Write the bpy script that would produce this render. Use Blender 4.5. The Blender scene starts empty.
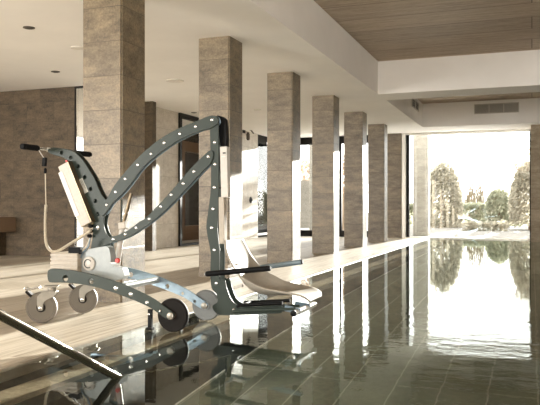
import bpy, bmesh, math, random
from math import sin, cos, tan, atan, atan2, pi, hypot, radians
from mathutils import Vector, Matrix
random.seed(7)
SC = bpy.context.scene
COL = SC.collection

# ------------------------------------------------------------------ camera model
F, TH, EYE, HOR = 700.0, 0.3580, 0.95, 207.5
def tx(px): return tan(atan((px-270)/F)-TH)
def dep(X, Y): return -X*sin(TH)+Y*cos(TH)
def onY(px, py, Y):
    X = tx(px)*Y
    return (X, EYE-(py-HOR)*dep(X, Y)/F)
def onX(px, py, X):
    Y = X/tx(px)
    return (Y, EYE-(py-HOR)*dep(X, Y)/F)
def P3(px, py, Y):
    x, z = onY(px, py, Y); return Vector((x, Y, z))

cam_d = bpy.data.cameras.new('camera')
cam_d.sensor_width = 36; cam_d.lens = F/540*36; cam_d.shift_y = 5/540
cam_d.clip_start = .05; cam_d.clip_end = 400
cam = bpy.data.objects.new('camera', cam_d); COL.objects.link(cam)
cam.location = (0, 0, EYE); cam.rotation_euler = (pi/2, 0, TH)
SC.camera = cam

# ------------------------------------------------------------------ materials
def lin(c): return tuple(((v/255)/12.92 if v/255 <= .04045 else ((v/255+.055)/1.055)**2.4) for v in c)+(1,)
class NT:
    def __init__(s, name):
        s.m = bpy.data.materials.new(name); s.m.use_nodes = True
        s.t = s.m.node_tree; s.t.nodes.clear()
        s.out = s.n('ShaderNodeOutputMaterial')
    def n(s, typ, **kw):
        nd = s.t.nodes.new(typ)
        for k, v in kw.items(): setattr(nd, k, v)
        return nd
    def l(s, a, b): s.t.links.new(a, b)
    def val(s, sock, v): sock.default_value = v
    def math(s, op, a, b=None):
        nd = s.n('ShaderNodeMath', operation=op)
        for i, v in enumerate((a, b)):
            if v is None: continue
            if hasattr(v, 'links'): s.l(v, nd.inputs[i])
            else: nd.inputs[i].default_value = v
        return nd.outputs[0]
    def noise(s, vec, scale, detail=4, rough=.6):
        nd = s.n('ShaderNodeTexNoise'); nd.inputs['Scale'].default_value = scale
        nd.inputs['Detail'].default_value = detail; nd.inputs['Roughness'].default_value = rough
        if vec is not None: s.l(vec, nd.inputs['Vector'])
        return nd.outputs['Fac']
    def ramp(s, fac, stops):
        nd = s.n('ShaderNodeValToRGB'); e = nd.color_ramp.elements
        while len(e) < len(stops): e.new(.5)
        for el, (p, c) in zip(e, stops): el.position = p; el.color = c
        s.l(fac, nd.inputs[0]); return nd.outputs[0]
    def mix(s, fac, a, b, mode='MIX'):
        nd = s.n('ShaderNodeMix', data_type='RGBA', blend_type=mode)
        for i, v in ((0, fac), (6, a), (7, b)):
            if hasattr(v, 'links'): s.l(v, nd.inputs[i])
            else: nd.inputs[i].default_value = v
        return nd.outputs[2]
    def comb(s, x, y, z):
        nd = s.n('ShaderNodeCombineXYZ')
        for i, v in enumerate((x, y, z)):
            if hasattr(v, 'links'): s.l(v, nd.inputs[i])
            else: nd.inputs[i].default_value = v
        return nd.outputs[0]
    def pos(s):
        g = s.n('ShaderNodeNewGeometry'); sp = s.n('ShaderNodeSeparateXYZ'); s.l(g.outputs['Position'], sp.inputs[0])
        return g.outputs['Position'], sp.outputs[0], sp.outputs[1], sp.outputs[2]
    def principled(s, col, rough=.5, metal=0, spec=.5, bump=None, bstr=.2, bdist=.01, **kw):
        b = s.n('ShaderNodeBsdfPrincipled')
        for k, v in (('Base Color', col), ('Roughness', rough), ('Metallic', metal), ('Specular IOR Level', spec)):
            if hasattr(v, 'links'): s.l(v, b.inputs[k])
            else: b.inputs[k].default_value = v
        for k, v in kw.items(): b.inputs[k.replace('_', ' ')].default_value = v
        if bump is not None:
            bp = s.n('ShaderNodeBump'); bp.inputs['Strength'].default_value = bstr; bp.inputs['Distance'].default_value = bdist
            s.l(bump, bp.inputs['Height']); s.l(bp.outputs[0], b.inputs['Normal'])
        s.l(b.outputs[0], s.out.inputs[0]); return b
M = {}
def plain(name, rgb, rough=.5, metal=0, spec=.5, vary=.06, scale=30):
    t = NT(name); p, *_ = t.pos()
    tc = t.n('ShaderNodeTexCoord').outputs['Object']
    nz = t.noise(tc, scale, 3)
    c = lin(rgb)
    lo = tuple(v*(1-vary) for v in c[:3])+(1,); hi = tuple(min(1, v*(1+vary)) for v in c[:3])+(1,)
    t.principled(t.ramp(nz, [(.3, lo), (.7, hi)]), rough, metal, spec)
    M[name] = t.m; return t.m

def stone(name, c_dark, c_light, c_joint, bw, bh, offset=.5, rough=.55, vein=1.0, joint=.004, z0=0.0, seed=0):
    t = NT(name); p, x, y, z = t.pos()
    u = t.math('ADD', x, y)
    v = t.math('ADD', z, -z0)
    br = t.n('ShaderNodeTexBrick'); br.offset = offset; br.squash = 1
    t.l(t.comb(u, v, 0), br.inputs['Vector'])
    br.inputs['Scale'].default_value = 1; br.inputs['Brick Width'].default_value = bw; br.inputs['Row Height'].default_value = bh
    br.inputs['Mortar Size'].default_value = joint; br.inputs['Mortar Smooth'].default_value = .1; br.inputs['Bias'].default_value = 0
    br.inputs['Color1'].default_value = (0, 0, 0, 1); br.inputs['Color2'].default_value = (1, 1, 1, 1); br.inputs['Mortar'].default_value = (.5, .5, .5, 1)
    tilev = br.outputs['Color']
    # tile dependent offset of the vein pattern
    off = t.n('ShaderNodeVectorMath', operation='ADD'); t.l(p, off.inputs[0])
    sc = t.n('ShaderNodeVectorMath', operation='SCALE'); t.l(tilev, sc.inputs[0]); sc.inputs['Scale'].default_value = 13.7
    t.l(sc.outputs[0], off.inputs[1])
    mp = t.n('ShaderNodeMapping'); t.l(off.outputs[0], mp.inputs[0])
    mp.inputs['Rotation'].default_value = (.6, .8, .4); mp.inputs['Scale'].default_value = (1.0, 1.5, 2.6)
    n1 = t.noise(mp.outputs[0], 3.2, 8, .68); n2 = t.noise(off.outputs[0], 42, 6, .8)
    f = t.math('ADD', t.math('MULTIPLY', n1, .5), t.math('MULTIPLY', n2, .5))
    f = t.math('ADD', f, t.math('MULTIPLY', t.math('SUBTRACT', tilev, .5), .06))
    col = t.ramp(f, [(.38, lin(c_dark)), (.62, lin(c_light))])
    col = t.mix(t.math('MULTIPLY', br.outputs['Fac'], .75), col, lin(c_joint))
    h = t.math('SUBTRACT', f, t.math('MULTIPLY', br.outputs['Fac'], .6))
    t.principled(col, rough, 0, .4, bump=h, bstr=.35*vein, bdist=.012)
    M[name] = t.m; return t.m

stone('column_stone', (74, 64, 48), (142, 125, 98), (66, 57, 43), 60, .345, 0, z0=-.14, rough=.38)
stone('wall_stone', (52, 42, 29), (102, 86, 64), (57, 47, 34), .64, .375, .5, rough=.6)
stone('pale_wall_stone', (186, 177, 164), (224, 217, 206), (150, 140, 126), .8, .56, .5, rough=.5)
stone('column_stone_lit', (140, 124, 100), (196, 180, 154), (128, 112, 92), 60, .345, 0, z0=-.14, rough=.5)  # column stone again, lightened in colour so the end pier looks better lit
stone('outdoor_stone', (96, 92, 84), (140, 136, 128), (112, 108, 100), .9, .6, .5, rough=.8)

def plaster(name, rgb):
    t = NT(name); p, *_ = t.pos()
    nz = t.noise(p, 1.3, 3); n2 = t.noise(p, 160, 2)
    c = lin(rgb); lo = tuple(v*.96 for v in c[:3])+(1,)
    t.principled(t.ramp(nz, [(.35, lo), (.65, c)]), .85, 0, .2, bump=n2, bstr=.04, bdist=.002)
    M[name] = t.m
plaster('white_plaster', (248, 244, 238))

def deckmat():
    t = NT('deck_stone'); p, x, y, z = t.pos()
    br = t.n('ShaderNodeTexBrick'); br.offset = .37
    t.l(t.comb(y, x, 0), br.inputs['Vector']); br.inputs['Scale'].default_value = 1
    br.inputs['Brick Width'].default_value = 1.8; br.inputs['Row Height'].default_value = .295
    br.inputs['Mortar Size'].default_value = .003; br.inputs['Bias'].default_value = 0
    br.inputs['Color1'].default_value = (0, 0, 0, 1); br.inputs['Color2'].default_value = (1, 1, 1, 1); br.inputs['Mortar'].default_value = (.5, .5, .5, 1)
    sh = t.math('MULTIPLY', br.outputs['Color'], 7.0)
    v = t.comb(t.math('ADD', t.math('MULTIPLY', x, 16), sh), t.math('MULTIPLY', y, .55), 0)
    n1 = t.noise(v, 1.6, 6, .65)
    v2 = t.comb(t.math('ADD', t.math('MULTIPLY', x, 60), sh), t.math('MULTIPLY', y, 1.2), 0)
    n2 = t.noise(v2, 1.5, 4, .6)
    f = t.math('ADD', t.math('MULTIPLY', n1, .65), t.math('MULTIPLY', n2, .35))
    f = t.math('ADD', f, t.math('MULTIPLY', t.math('SUBTRACT', br.outputs['Color'], .5), .10))
    col = t.ramp(f, [(.34, lin((114, 103, 87))), (.47, lin((165, 154, 137))), (.66, lin((199, 192, 179)))])
    col = t.mix(t.math('MULTIPLY', br.outputs['Fac'], .6), col, lin((118, 100, 84)))
    t.principled(col, .42, 0, .4, bump=f, bstr=.15, bdist=.004)
    M['deck_stone'] = t.m
deckmat()

def woodceil():
    t = NT('ceiling_wood'); p, x, y, z = t.pos()
    br = t.n('ShaderNodeTexBrick'); br.offset = .41
    t.l(t.comb(x, y, 0), br.inputs['Vector']); br.inputs['Scale'].default_value = 1
    br.inputs['Brick Width'].default_value = 9; br.inputs['Row Height'].default_value = .78
    br.inputs['Mortar Size'].default_value = .008; br.inputs['Bias'].default_value = 0
    br.inputs['Color1'].default_value = (0, 0, 0, 1); br.inputs['Color2'].default_value = (1, 1, 1, 1); br.inputs['Mortar'].default_value = (.5, .5, .5, 1)
    sh = t.math('MULTIPLY', br.outputs['Color'], 9.0)
    v = t.comb(t.math('ADD', t.math('MULTIPLY', x, .8), sh), t.math('MULTIPLY', y, 9), 0)
    n1 = t.noise(v, 1.6, 7, .7)
    v2 = t.comb(t.math('ADD', t.math('MULTIPLY', x, 6), sh), t.math('MULTIPLY', y, 40), 0)
    n2 = t.noise(v2, 1.4, 4, .7)
    f = t.math('ADD', t.math('MULTIPLY', n1, .6), t.math('MULTIPLY', n2, .4))
    f = t.math('ADD', f, t.math('MULTIPLY', t.math('SUBTRACT', br.outputs['Color'], .5), .16))
    col = t.ramp(f, [(.30, lin((138, 120, 100))), (.5, lin((182, 163, 140))), (.70, lin((212, 196, 174)))])
    col = t.mix(t.math('MULTIPLY', br.outputs['Fac'], .85), col, lin((66, 50, 38)))
    t.principled(col, .55, 0, .35, bump=f, bstr=.12, bdist=.006)
    M['ceiling_wood'] = t.m
woodceil()

def poolfloor():
    t = NT('pool_tile'); p, x, y, z = t.pos()
    geo = t.n('ShaderNodeNewGeometry'); sp = t.n('ShaderNodeSeparateXYZ'); t.l(geo.outputs['Normal'], sp.inputs[0])
    up = t.math('ABSOLUTE', sp.outputs[2])
    v = t.comb(t.math('ADD', y, 0), t.math('ADD', t.math('MULTIPLY', x, up), t.math('MULTIPLY', z, t.math('SUBTRACT', 1, up))), 0)
    br = t.n('ShaderNodeTexBrick'); br.offset = .5
    mp = t.n('ShaderNodeMapping'); t.l(v, mp.inputs[0]); mp.inputs['Location'].default_value = (0, -.04, 0)
    t.l(mp.outputs[0], br.inputs['Vector']); br.inputs['Scale'].default_value = 1
    br.inputs['Brick Width'].default_value = 2.6; br.inputs['Row Height'].default_value = .33
    br.inputs['Mortar Size'].default_value = .005; br.inputs['Bias'].default_value = 0
    br.inputs['Color1'].default_value = (0, 0, 0, 1); br.inputs['Color2'].default_value = (1, 1, 1, 1); br.inputs['Mortar'].default_value = (.5, .5, .5, 1)
    n1 = t.noise(p, 2.0, 6, .7); n2 = t.noise(p, 24, 5, .7)
    f = t.math('ADD', t.math('MULTIPLY', n1, .5), t.math('MULTIPLY', n2, .5))
    f = t.math('ADD', f, t.math('MULTIPLY', t.math('SUBTRACT', br.outputs['Color'], .5), .05))
    col = t.ramp(f, [(.33, lin((58, 62, 46))), (.67, lin((106, 108, 84)))])
    col = t.mix(t.math('MULTIPLY', br.outputs['Fac'], .8), col, lin((160, 156, 138)))
    t.principled(col, .6, 0, .3, bump=f, bstr=.1)
    M['pool_tile'] = t.m
poolfloor()
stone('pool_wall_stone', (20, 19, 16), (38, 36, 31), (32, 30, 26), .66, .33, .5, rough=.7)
stone('coping_stone', (112, 98, 80), (160, 144, 122), (90, 80, 66), 1.2, 4, 0, rough=.35, joint=.004)

def water():
    t = NT('water'); p, x, y, z = t.pos()
    v = t.comb(t.math('MULTIPLY', x, .7), y, 0)
    n1 = t.noise(v, 2.0, 3, .5); n2 = t.noise(v, 12, 3, .6)
    # rougher patch out in front of the end window, calm elsewhere
    mk = t.noise(v, .32, 2, .5)
    d = t.n('ShaderNodeVectorMath', operation='DISTANCE'); t.l(p, d.inputs[0]); d.inputs[1].default_value = (.2, 5.6, 0)
    fall = t.n('ShaderNodeMapRange'); t.l(d.outputs['Value'], fall.inputs[0])
    fall.inputs[1].default_value = .3; fall.inputs[2].default_value = 3.0; fall.inputs[3].default_value = 1; fall.inputs[4].default_value = .07
    h = t.math('ADD', n1, t.math('MULTIPLY', n2, .22))
    h = t.math('MULTIPLY', h, fall.outputs[0])
    bp = t.n('ShaderNodeBump'); bp.inputs['Strength'].default_value = .26; bp.inputs['Distance'].default_value = .03
    t.l(h, bp.inputs['Height'])
    g = t.n('ShaderNodeBsdfGlass'); g.inputs['IOR'].default_value = 1.333; g.inputs['Roughness'].default_value = 0
    g.inputs['Color'].default_value = (.96, 1, .97, 1)
    t.l(bp.outputs[0], g.inputs['Normal']); t.l(g.outputs[0], t.out.inputs[0])
    M['water'] = t.m
water()

def panemat(name, refl=.12, haze=.0):
    t = NT(name)
    tr = t.n('ShaderNodeBsdfTransparent'); tr.inputs[0].default_value = (.97, .98, .97, 1)
    gl = t.n('ShaderNodeBsdfGlossy'); gl.inputs['Roughness'].default_value = 0.0; gl.inputs[0].default_value = (1, 1, 1, 1)
    lw = t.n('ShaderNodeFresnel'); lw.inputs[0].default_value = 1.5
    f = t.math('ADD', t.math('MULTIPLY', lw.outputs[0], 1.0), refl-.04)
    mx = t.n('ShaderNodeMixShader'); t.l(f, mx.inputs[0]); t.l(tr.outputs[0], mx.inputs[1]); t.l(gl.outputs[0], mx.inputs[2])
    last = mx.outputs[0]
    if haze:
        tl = t.n('ShaderNodeBsdfTranslucent'); tl.inputs[0].default_value = (1, 1, 1, 1)
        m2 = t.n('ShaderNodeMixShader'); m2.inputs[0].default_value = haze
        t.l(last, m2.inputs[1]); t.l(tl.outputs[0], m2.inputs[2]); last = m2.outputs[0]
    t.l(last, t.out.inputs[0]); M[name] = t.m
panemat('pane_glass', .09, 0)

plain('frame_dark', (26, 22, 18), .5, 0, .2)
plain('frame_pale', (205, 200, 190), .35, .6)
plain('frame_wood', (112, 86, 62), .5)
plain('lift_paint', (48, 56, 50), .42, .0, .22, .03)
plain('lift_pale_blue', (128, 146, 158), .28, .55, .5, .03)  # pale blue; carries sky reflection as colour on the lift's far plates
plain('lift_black', (12, 12, 12), .5, 0, .15)
plain('rubber', (26, 23, 20), .7, 0, .15)
plain('grip_black', (9, 9, 9), .6, 0, .15)
plain('rail_steel', (146, 138, 124), .16, .95, .5, .02)
plain('fork_steel', (150, 145, 134), .4, .5)
plain('steel', (205, 204, 200), .22, .95, .5, .02)
plain('cast_white', (142, 148, 147), .35, .0)
plain('ivory_plastic', (160, 150, 134), .38)
plain('white_plastic', (182, 177, 168), .35)
plain('seat_plastic', (150, 143, 131), .6, 0, .15)
plain('wheel_grey', (30, 25, 20), .6, 0, .15)
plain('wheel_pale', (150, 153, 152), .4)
plain('wheel_brown', (38, 29, 22), .55, 0, .15)
plain('tyre_beige', (92, 84, 72), .6)
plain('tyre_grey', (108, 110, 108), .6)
plain('bronze', (112, 98, 78), .3, .7)
plain('red_plastic', (196, 40, 28), .4)
plain('cable', (184, 174, 154), .5)
plain('decal_white', (176, 174, 164), .5)
plain('decal_text', (60, 60, 56), .5)
plain('blue_badge', (58, 84, 140), .4)
plain('vent_metal', (206, 200, 188), .5)
plain('vent_shadow', (84, 78, 70), .7)
plain('bench_stone', (120, 98, 78), .6)
plain('lamp_metal', (92, 86, 78), .4, .5)
plain('lamp_disc', (230, 224, 214), .6)
plain('bark', (132, 112, 92), .9)
plain('outdoor_paving', (120, 117, 112), .85, 0, .2)
plain('outdoor_lawn', (120, 116, 90), .95, 0, .1, .2, 3)
def leafmat(name, a, b):
    t = NT(name); p, *_ = t.pos()
    nz = t.noise(p, 3.5, 4)
    c = t.ramp(nz, [(.35, lin(a)), (.65, lin(b))])
    d = t.n('ShaderNodeBsdfDiffuse'); t.l(c, d.inputs[0])
    tl = t.n('ShaderNodeBsdfTranslucent'); t.l(c, tl.inputs[0])
    mx = t.n('ShaderNodeMixShader'); mx.inputs[0].default_value = .5
    t.l(d.outputs[0], mx.inputs[1]); t.l(tl.outputs[0], mx.inputs[2]); t.l(mx.outputs[0], t.out.inputs[0]); M[name] = t.m
leafmat('leaf_tan', (158, 153, 138), (192, 186, 170))
leafmat('leaf_green', (154, 157, 136), (188, 187, 166))
leafmat('leaf_russet', (160, 130, 108), (180, 160, 140))
leafmat('reed', (150, 140, 122), (180, 170, 150))

# ------------------------------------------------------------------ mesh helpers
class MB:
    XF = None
    def __init__(s): s.b = bmesh.new(); s.flat_up = False
    def box(s, x0, x1, y0, y1, z0, z1):
        vs = [s.b.verts.new((x, y, z)) for x in (x0, x1) for y in (y0, y1) for z in (z0, z1)]
        for f in ((0, 1, 3, 2), (4, 6, 7, 5), (0, 4, 5, 1), (2, 3, 7, 6), (0, 2, 6, 4), (1, 5, 7, 3)):
            s.b.faces.new([vs[i] for i in f])
        return s
    def obox(s, c, ax, ay, az):          # oriented box: centre and three half-axis vectors
        c = Vector(c); ax, ay, az = Vector(ax), Vector(ay), Vector(az)
        vs = [s.b.verts.new(c+i*ax+j*ay+k*az) for i in (-1, 1) for j in (-1, 1) for k in (-1, 1)]
        for f in ((0, 1, 3, 2), (4, 6, 7, 5), (0, 4, 5, 1), (2, 3, 7, 6), (0, 2, 6, 4), (1, 5, 7, 3)):
            s.b.faces.new([vs[i] for i in f])
        return s
    def tube(s, pts, r, n=14, caps=True):
        pts = [Vector(p) for p in pts]; rr = r if isinstance(r, (list, tuple)) else [r]*len(pts)
        rings = []; up = None
        for i, p in enumerate(pts):
            d = (pts[min(i+1, len(pts)-1)]-pts[max(i-1, 0)]).normalized()
            if up is None:
                up = Vector((0, 0, 1)) if abs(d.z) < .9 else Vector((1, 0, 0))
            up = (up-d*up.dot(d)).normalized(); sd = d.cross(up)
            rings.append([s.b.verts.new(p+rr[i]*(cos(2*pi*k/n)*up+sin(2*pi*k/n)*sd)) for k in range(n)])
        for a, b in zip(rings, rings[1:]):
            for k in range(n): s.b.faces.new((a[k], a[(k+1) % n], b[(k+1) % n], b[k]))
        if caps: s.b.faces.new(rings[0][::-1]); s.b.faces.new(rings[-1])
        return s
    def lathe(s, prof, c, axis='y', n=40):    # prof: (radius, along) pairs
        c = Vector(c); rings = []
        for r, a in prof:
            ring = []
            for k in range(n):
                u, v = r*cos(2*pi*k/n), r*sin(2*pi*k/n)
                q = {'y': (u, a, v), 'z': (u, v, a), 'x': (a, u, v)}[axis]
                ring.append(s.b.verts.new(c+Vector(q)))
            rings.append(ring)
        for a, b in zip(rings, rings[1:]):
            for k in range(n): s.b.faces.new((a[k], a[(k+1) % n], b[(k+1) % n], b[k]))
        s.b.faces.new(rings[0][::-1]); s.b.faces.new(rings[-1])
        return s
    def plate(s, outline, y0, y1, holes=()):   # outline in (x,z), extruded along Y
        t = bmesh.new(); es = []
        for lp in [outline]+list(holes):
            vs = [t.verts.new((x, y0, z)) for x, z in lp]
            for i in range(len(vs)): es.append(t.edges.new((vs[i], vs[(i+1) % len(vs)])))
        bmesh.ops.triangle_fill(t, edges=es, use_beauty=True, use_dissolve=False)
        fs = t.faces[:]
        r = bmesh.ops.extrude_face_region(t, geom=fs)
        for v in [g for g in r['geom'] if isinstance(g, bmesh.types.BMVert)]: v.co.y = y1
        me = bpy.data.meshes.new('tmp'); t.to_mesh(me); t.free(); s.b.from_mesh(me); bpy.data.meshes.remove(me)
        return s
    def build(s, name, mat, parent=None, smooth=None, bevel=0, loc=None):
        bmesh.ops.recalc_face_normals(s.b, faces=s.b.faces[:])
        if s.flat_up:
            s.b.normal_update()
            bmesh.ops.reverse_faces(s.b, faces=[f_ for f_ in s.b.faces if f_.normal.z < 0])
        if MB.XF is not None: bmesh.ops.transform(s.b, matrix=MB.XF, verts=s.b.verts[:])
        me = bpy.data.meshes.new(name); s.b.to_mesh(me); s.b.free()
        mats = mat if isinstance(mat, (list, tuple)) else [mat]
        for m_ in mats: me.materials.append(M[m_] if isinstance(m_, str) else m_)
        if smooth is not None: me.shade_smooth(); me.set_sharp_from_angle(angle=radians(smooth))
        o = bpy.data.objects.new(name, me); COL.objects.link(o)
        if parent is not None: o.parent = parent; o.matrix_parent_inverse = wm(parent).inverted()
        if bevel:
            md = o.modifiers.new('bevel', 'BEVEL'); md.width = bevel; md.segments = 2; md.limit_method = 'ANGLE'; md.angle_limit = radians(50)
        return o
def wm(o):
    m = Matrix.LocRotScale(o.location, o.rotation_euler, o.scale)
    return m if o.parent is None else wm(o.parent) @ o.matrix_parent_inverse @ m
def tag(o, label, cat, group=None, kind=None):
    o['label'] = label
    if cat: o['category'] = cat
    if group: o['group'] = group
    if kind: o['kind'] = kind
    return o
def struct(o): o['kind'] = 'structure'; return o
def empty(name, loc=(0, 0, 0)):
    o = bpy.data.objects.new(name, None); COL.objects.link(o); o.location = loc; o.empty_display_size = .1
    return o
def circ(x, z, r, n=14): return [(x+r*cos(2*pi*k/n), z+r*sin(2*pi*k/n)) for k in range(n)]
def smooth_loop(pts, sub=4, closed=True):
    n = len(pts); out = []
    rng = range(n) if closed else range(n-1)
    for i in rng:
        p = [pts[(i+j) % n] if closed else pts[min(max(i+j, 0), n-1)] for j in (-1, 0, 1, 2)]
        for k in range(sub):
            t = k/sub
            out.append(tuple(.5*(2*p[1][c]+(p[2][c]-p[0][c])*t+(2*p[0][c]-5*p[1][c]+4*p[2][c]-p[3][c])*t*t+(-p[0][c]+3*p[1][c]-3*p[2][c]+p[3][c])*t**3) for c in range(len(p[1]))))
    if not closed: out.append(tuple(pts[-1]))
    return out

# ------------------------------------------------------------------ dimensions
CZ = 3.27            # ceiling
RX = -2.95           # recess edge
XL, XR, CD, CY, CS = -4.29, -3.826, .46, 6.01, 2.651   # columns
YE = 22.35           # end wall, room side
WLX = -8.1           # left wall
DE = -2.93           # deck edge
WZ = -.012           # water level
PX0, PX1, PY0, PD = -2.44, 2.6, 1.4, -1.36

# ------------------------------------------------------------------ setting
m = MB(); m.box(-14, DE, -6, YE+.1, -.3, 0); m.box(DE, 4.2, -6, PY0, -.3, 0); m.box(PX1, 4.2, PY0, YE+.1, -.3, 0)
struct(m.build('floor', 'deck_stone'))
m = MB()   # gutter between deck and coping, dark stone
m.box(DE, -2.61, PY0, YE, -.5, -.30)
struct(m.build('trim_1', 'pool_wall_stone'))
m = MB(); m.box(-2.61, PX0, PY0, YE, -.5, -.018)
struct(m.build('trim_2', 'coping_stone'))
m = MB()   # pool basin
m.box(PX0-.1, PX1+.1, PY0, YE, PD-.1, PD)
struct(m.build('trim_3', 'pool_tile'))
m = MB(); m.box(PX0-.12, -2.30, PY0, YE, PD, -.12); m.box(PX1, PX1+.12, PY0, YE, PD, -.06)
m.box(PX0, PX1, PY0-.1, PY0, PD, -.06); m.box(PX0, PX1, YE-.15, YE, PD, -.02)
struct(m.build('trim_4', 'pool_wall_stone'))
struct(MB().box(-2.30, -2.283, PY0, YE-.2, PD, PD+.004).build('trim_8', 'pale_wall_stone'))
m = MB(); b = m.b   # water surface: one sheet over pool, coping and gutter
vs = [b.verts.new(c) for c in ((DE, PY0, WZ), (-2.525, PY0, WZ), (-2.525, YE-.17, WZ), (DE, YE-.17, WZ))]; b.faces.new(vs)
m.flat_up = True
w1 = tag(m.build('water', 'water'), 'still dark water filling the narrow overflow gutter beside the deck', 'water', kind='stuff')
m = MB(); b = m.b
vs = [b.verts.new(c) for c in ((-2.525, PY0, WZ), (PX1, PY0, WZ), (PX1, 20.99, WZ), (-.04, 20.99, WZ), (-.04, YE-.17, WZ), (-2.525, YE-.17, WZ))]; b.faces.new(vs)
m.flat_up = True
w2 = tag(m.build('water', 'water'), 'broad reflecting water of the swimming pool below the wood ceiling', 'water', kind='stuff')

# ceiling: plaster slab with two recesses, bulkheads
m = MB()
m.box(-14, RX, -6, YE+.4, CZ, CZ+.9)
m.box(RX, 3.0, 14.2, 15.05, CZ, CZ+.9)
m.box(RX, 3.0, 20.45, YE+.4, CZ, CZ+.9)
m.box(RX, 3.0, -6.2, -5.6, CZ, CZ+.9)
m.box(3.0, 4.4, -6, YE+.4, CZ, CZ+.9)
struct(m.build('ceiling', 'white_plaster'))
m = MB(); m.box(RX, 3.0, -5.6, 14.2, 3.94, 4.1); struct(m.build('trim_5', 'ceiling_wood'))
m = MB(); m.box(RX, 3.0, 15.05, 20.45, 3.94, 4.1); struct(m.build('trim_6', 'ceiling_wood'))

# walls
m = MB(); m.box(-14, -8.5, 11.25, 11.5, 0, CZ); m.box(-8.5, -8.21, 11.25, 11.285, 0, CZ); struct(m.build('wall_back_left', 'wall_stone'))
m = MB()
m.box(-8.6, WLX, 13.55, 15.25, 0, CZ); m.box(-8.6, WLX, 18.3, 20.55, 0, CZ)
struct(m.build('wall_left', 'pale_wall_stone'))
m = MB(); m.box(-8.6, -7.75, 13.4, 13.56, 0, CZ); struct(m.build('trim_7', 'wall_stone'))
m = MB(); m.box(-14, -13.7, -6, 11.25, 0, .12); m.box(-14, -13.7, -6, 11.25, 3.1, CZ)
for k in range(4): m.box(-14, -13.7, -6+4.2*k, -5.3+4.2*k, .12, 3.1)
m.box(-14, -13.7, 6.6, 11.25, 0, CZ)
struct(m.build('wall_far_left', 'wall_stone'))
m = MB(); m.box(4.2, 4.4, -6, YE+.4, -.3, .12); m.box(4.2, 4.4, -6, YE+.4, 3.1, CZ); m.box(4.2, 4.4, -6, YE+.4, .12, 3.1)
struct(m.build('wall_right', 'white_plaster'))
m = MB(); m.box(-.03, 2.0, 21.0, YE+.1, -.2, CZ); m.box(2.0, 4.2, YE-.05, YE+.1, -.3, CZ); struct(m.build('wall_end', 'column_stone_lit'))
m = MB(); m.box(-8.5, .3, -6.2, -6, 0, CZ); m.box(-14, 4.2, -6.2, -6, 3.1, CZ); m.box(-14, 4.2, -6.2, -6, 0, .1)
for x in (-13.7, -11.1, 4.0): m.box(x, x+.2, -6.2, -6, .1, 3.1)
struct(m.build('wall_behind', 'wall_stone'))

# end window over the pool
def window(idx, bars, panes, frame='frame_dark'):
    e = struct(empty('window_%d' % idx))
    f = MB()
    for q in bars: f.box(*q)
    f.build('window_frame', frame, e)
    for q in panes:
        MB().box(*q).build('pane', 'pane_glass', e)
    return e
Yg = 22.2
w = window(1, [(-3.70, -3.62, Yg-.08, Yg+.08, -.02, CZ), (-.06, -.02, Yg-.08, Yg+.08, -.02, CZ), (-3.62, -.06, Yg-.08, Yg+.08, -.03, .01), (-3.62, -.06, Yg-.08, Yg+.08, CZ-.03, CZ)],
       [(-3.62, -.06, Yg-.01, Yg+.01, .01, CZ-.03)])
m = MB(); m.box(-3.83, -3.70, Yg-.2, Yg+.12, 0, CZ); m.box(-3.70, -.05, Yg-.14, Yg-.08, -.02, .02)
m.box(-3.70, -.03, Yg-.22, Yg+.1, CZ-.05, CZ+.02)
m.build('window_frame', 'frame_pale', w)
# aisle end windows: three bays between left wall and last column
xs = [-8.1, -5.87, -4.29]
for k in range(2):
    a, b_ = xs[k], xs[k+1]
    window(2+k, [(a, b_, Yg-.06, Yg+.06, 0, .20), (a, b_, Yg-.06, Yg+.06, 3.03, CZ), (a, a+.07, Yg-.06, Yg+.06, .2, 3.03), (b_-.07, b_, Yg-.06, Yg+.06, .2, 3.03)],
           [(a+.07, b_-.07, Yg-.01, Yg+.01, .2, 3.03)])
# left wall window near the corner
window(4, [(-8.3, -8.14, 20.55, 20.63, 0, CZ), (-8.3, -8.14, 22.1, 22.2, 0, CZ), (-8.3, -8.14, 20.63, 22.1, 0, .05), (-8.3, -8.14, 20.63, 22.1, .13, .24), (-8.3, -8.14, 20.63, 22.1, 3.02, CZ)],
       [(-8.22, -8.20, 20.63, 22.1, .24, 3.02)])
# window of the side passage between the two left walls
window(5, [(-8.21, -8.19, 11.25, 11.28, 0, CZ), (-7.6, -7.52, 11.25, 11.33, 0, CZ), (-8.19, -7.6, 11.25, 11.33, 0, .03), (-8.19, -7.6, 11.25, 11.33, CZ-.03, CZ)],
       [(-8.19, -7.6, 11.28, 11.30, .03, CZ-.03)])

# glazed door recess in the left wall
d1 = struct(empty('door_1'))
f = MB(); f.box(-8.2, -8.05, 15.25, 15.36, 0, CZ); f.box(-8.2, -8.05, 18.19, 18.3, 0, CZ); f.box(-8.2, -8.05, 15.36, 18.19, 3.17, CZ); f.box(-8.2, -8.05, 15.36, 18.19, 0, .05)
f.build('door_frame', 'frame_dark', d1)
m = MB(); m.box(-9.7, -8.6, 20.0, 20.2, 0, CZ); m.box(-9.7, -8.6, 15.05, 15.25, 0, CZ); m.box(-9.7, -9.45, 15.25, 17.0, 0, CZ)
struct(m.build('wall_recess', 'pale_wall_stone'))
XD = -9.35
zt_ = onX(186, 141, XD)[1]; zb_ = onX(186, 236.5, XD)[1]; ya = onX(181, 200, XD)[0]; yb = onX(185, 200, XD)[0]
f = MB(); f.box(XD-.14, XD, ya, yb, 0, zt_); f.box(XD-.14, XD, yb, 19.9, 0, zb_+.12); f.box(XD-.14, XD, yb, 19.9, zt_-.28, zt_); f.box(XD-.14, XD, 19.7, 19.9, zb_+.12, zt_-.28)
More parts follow.
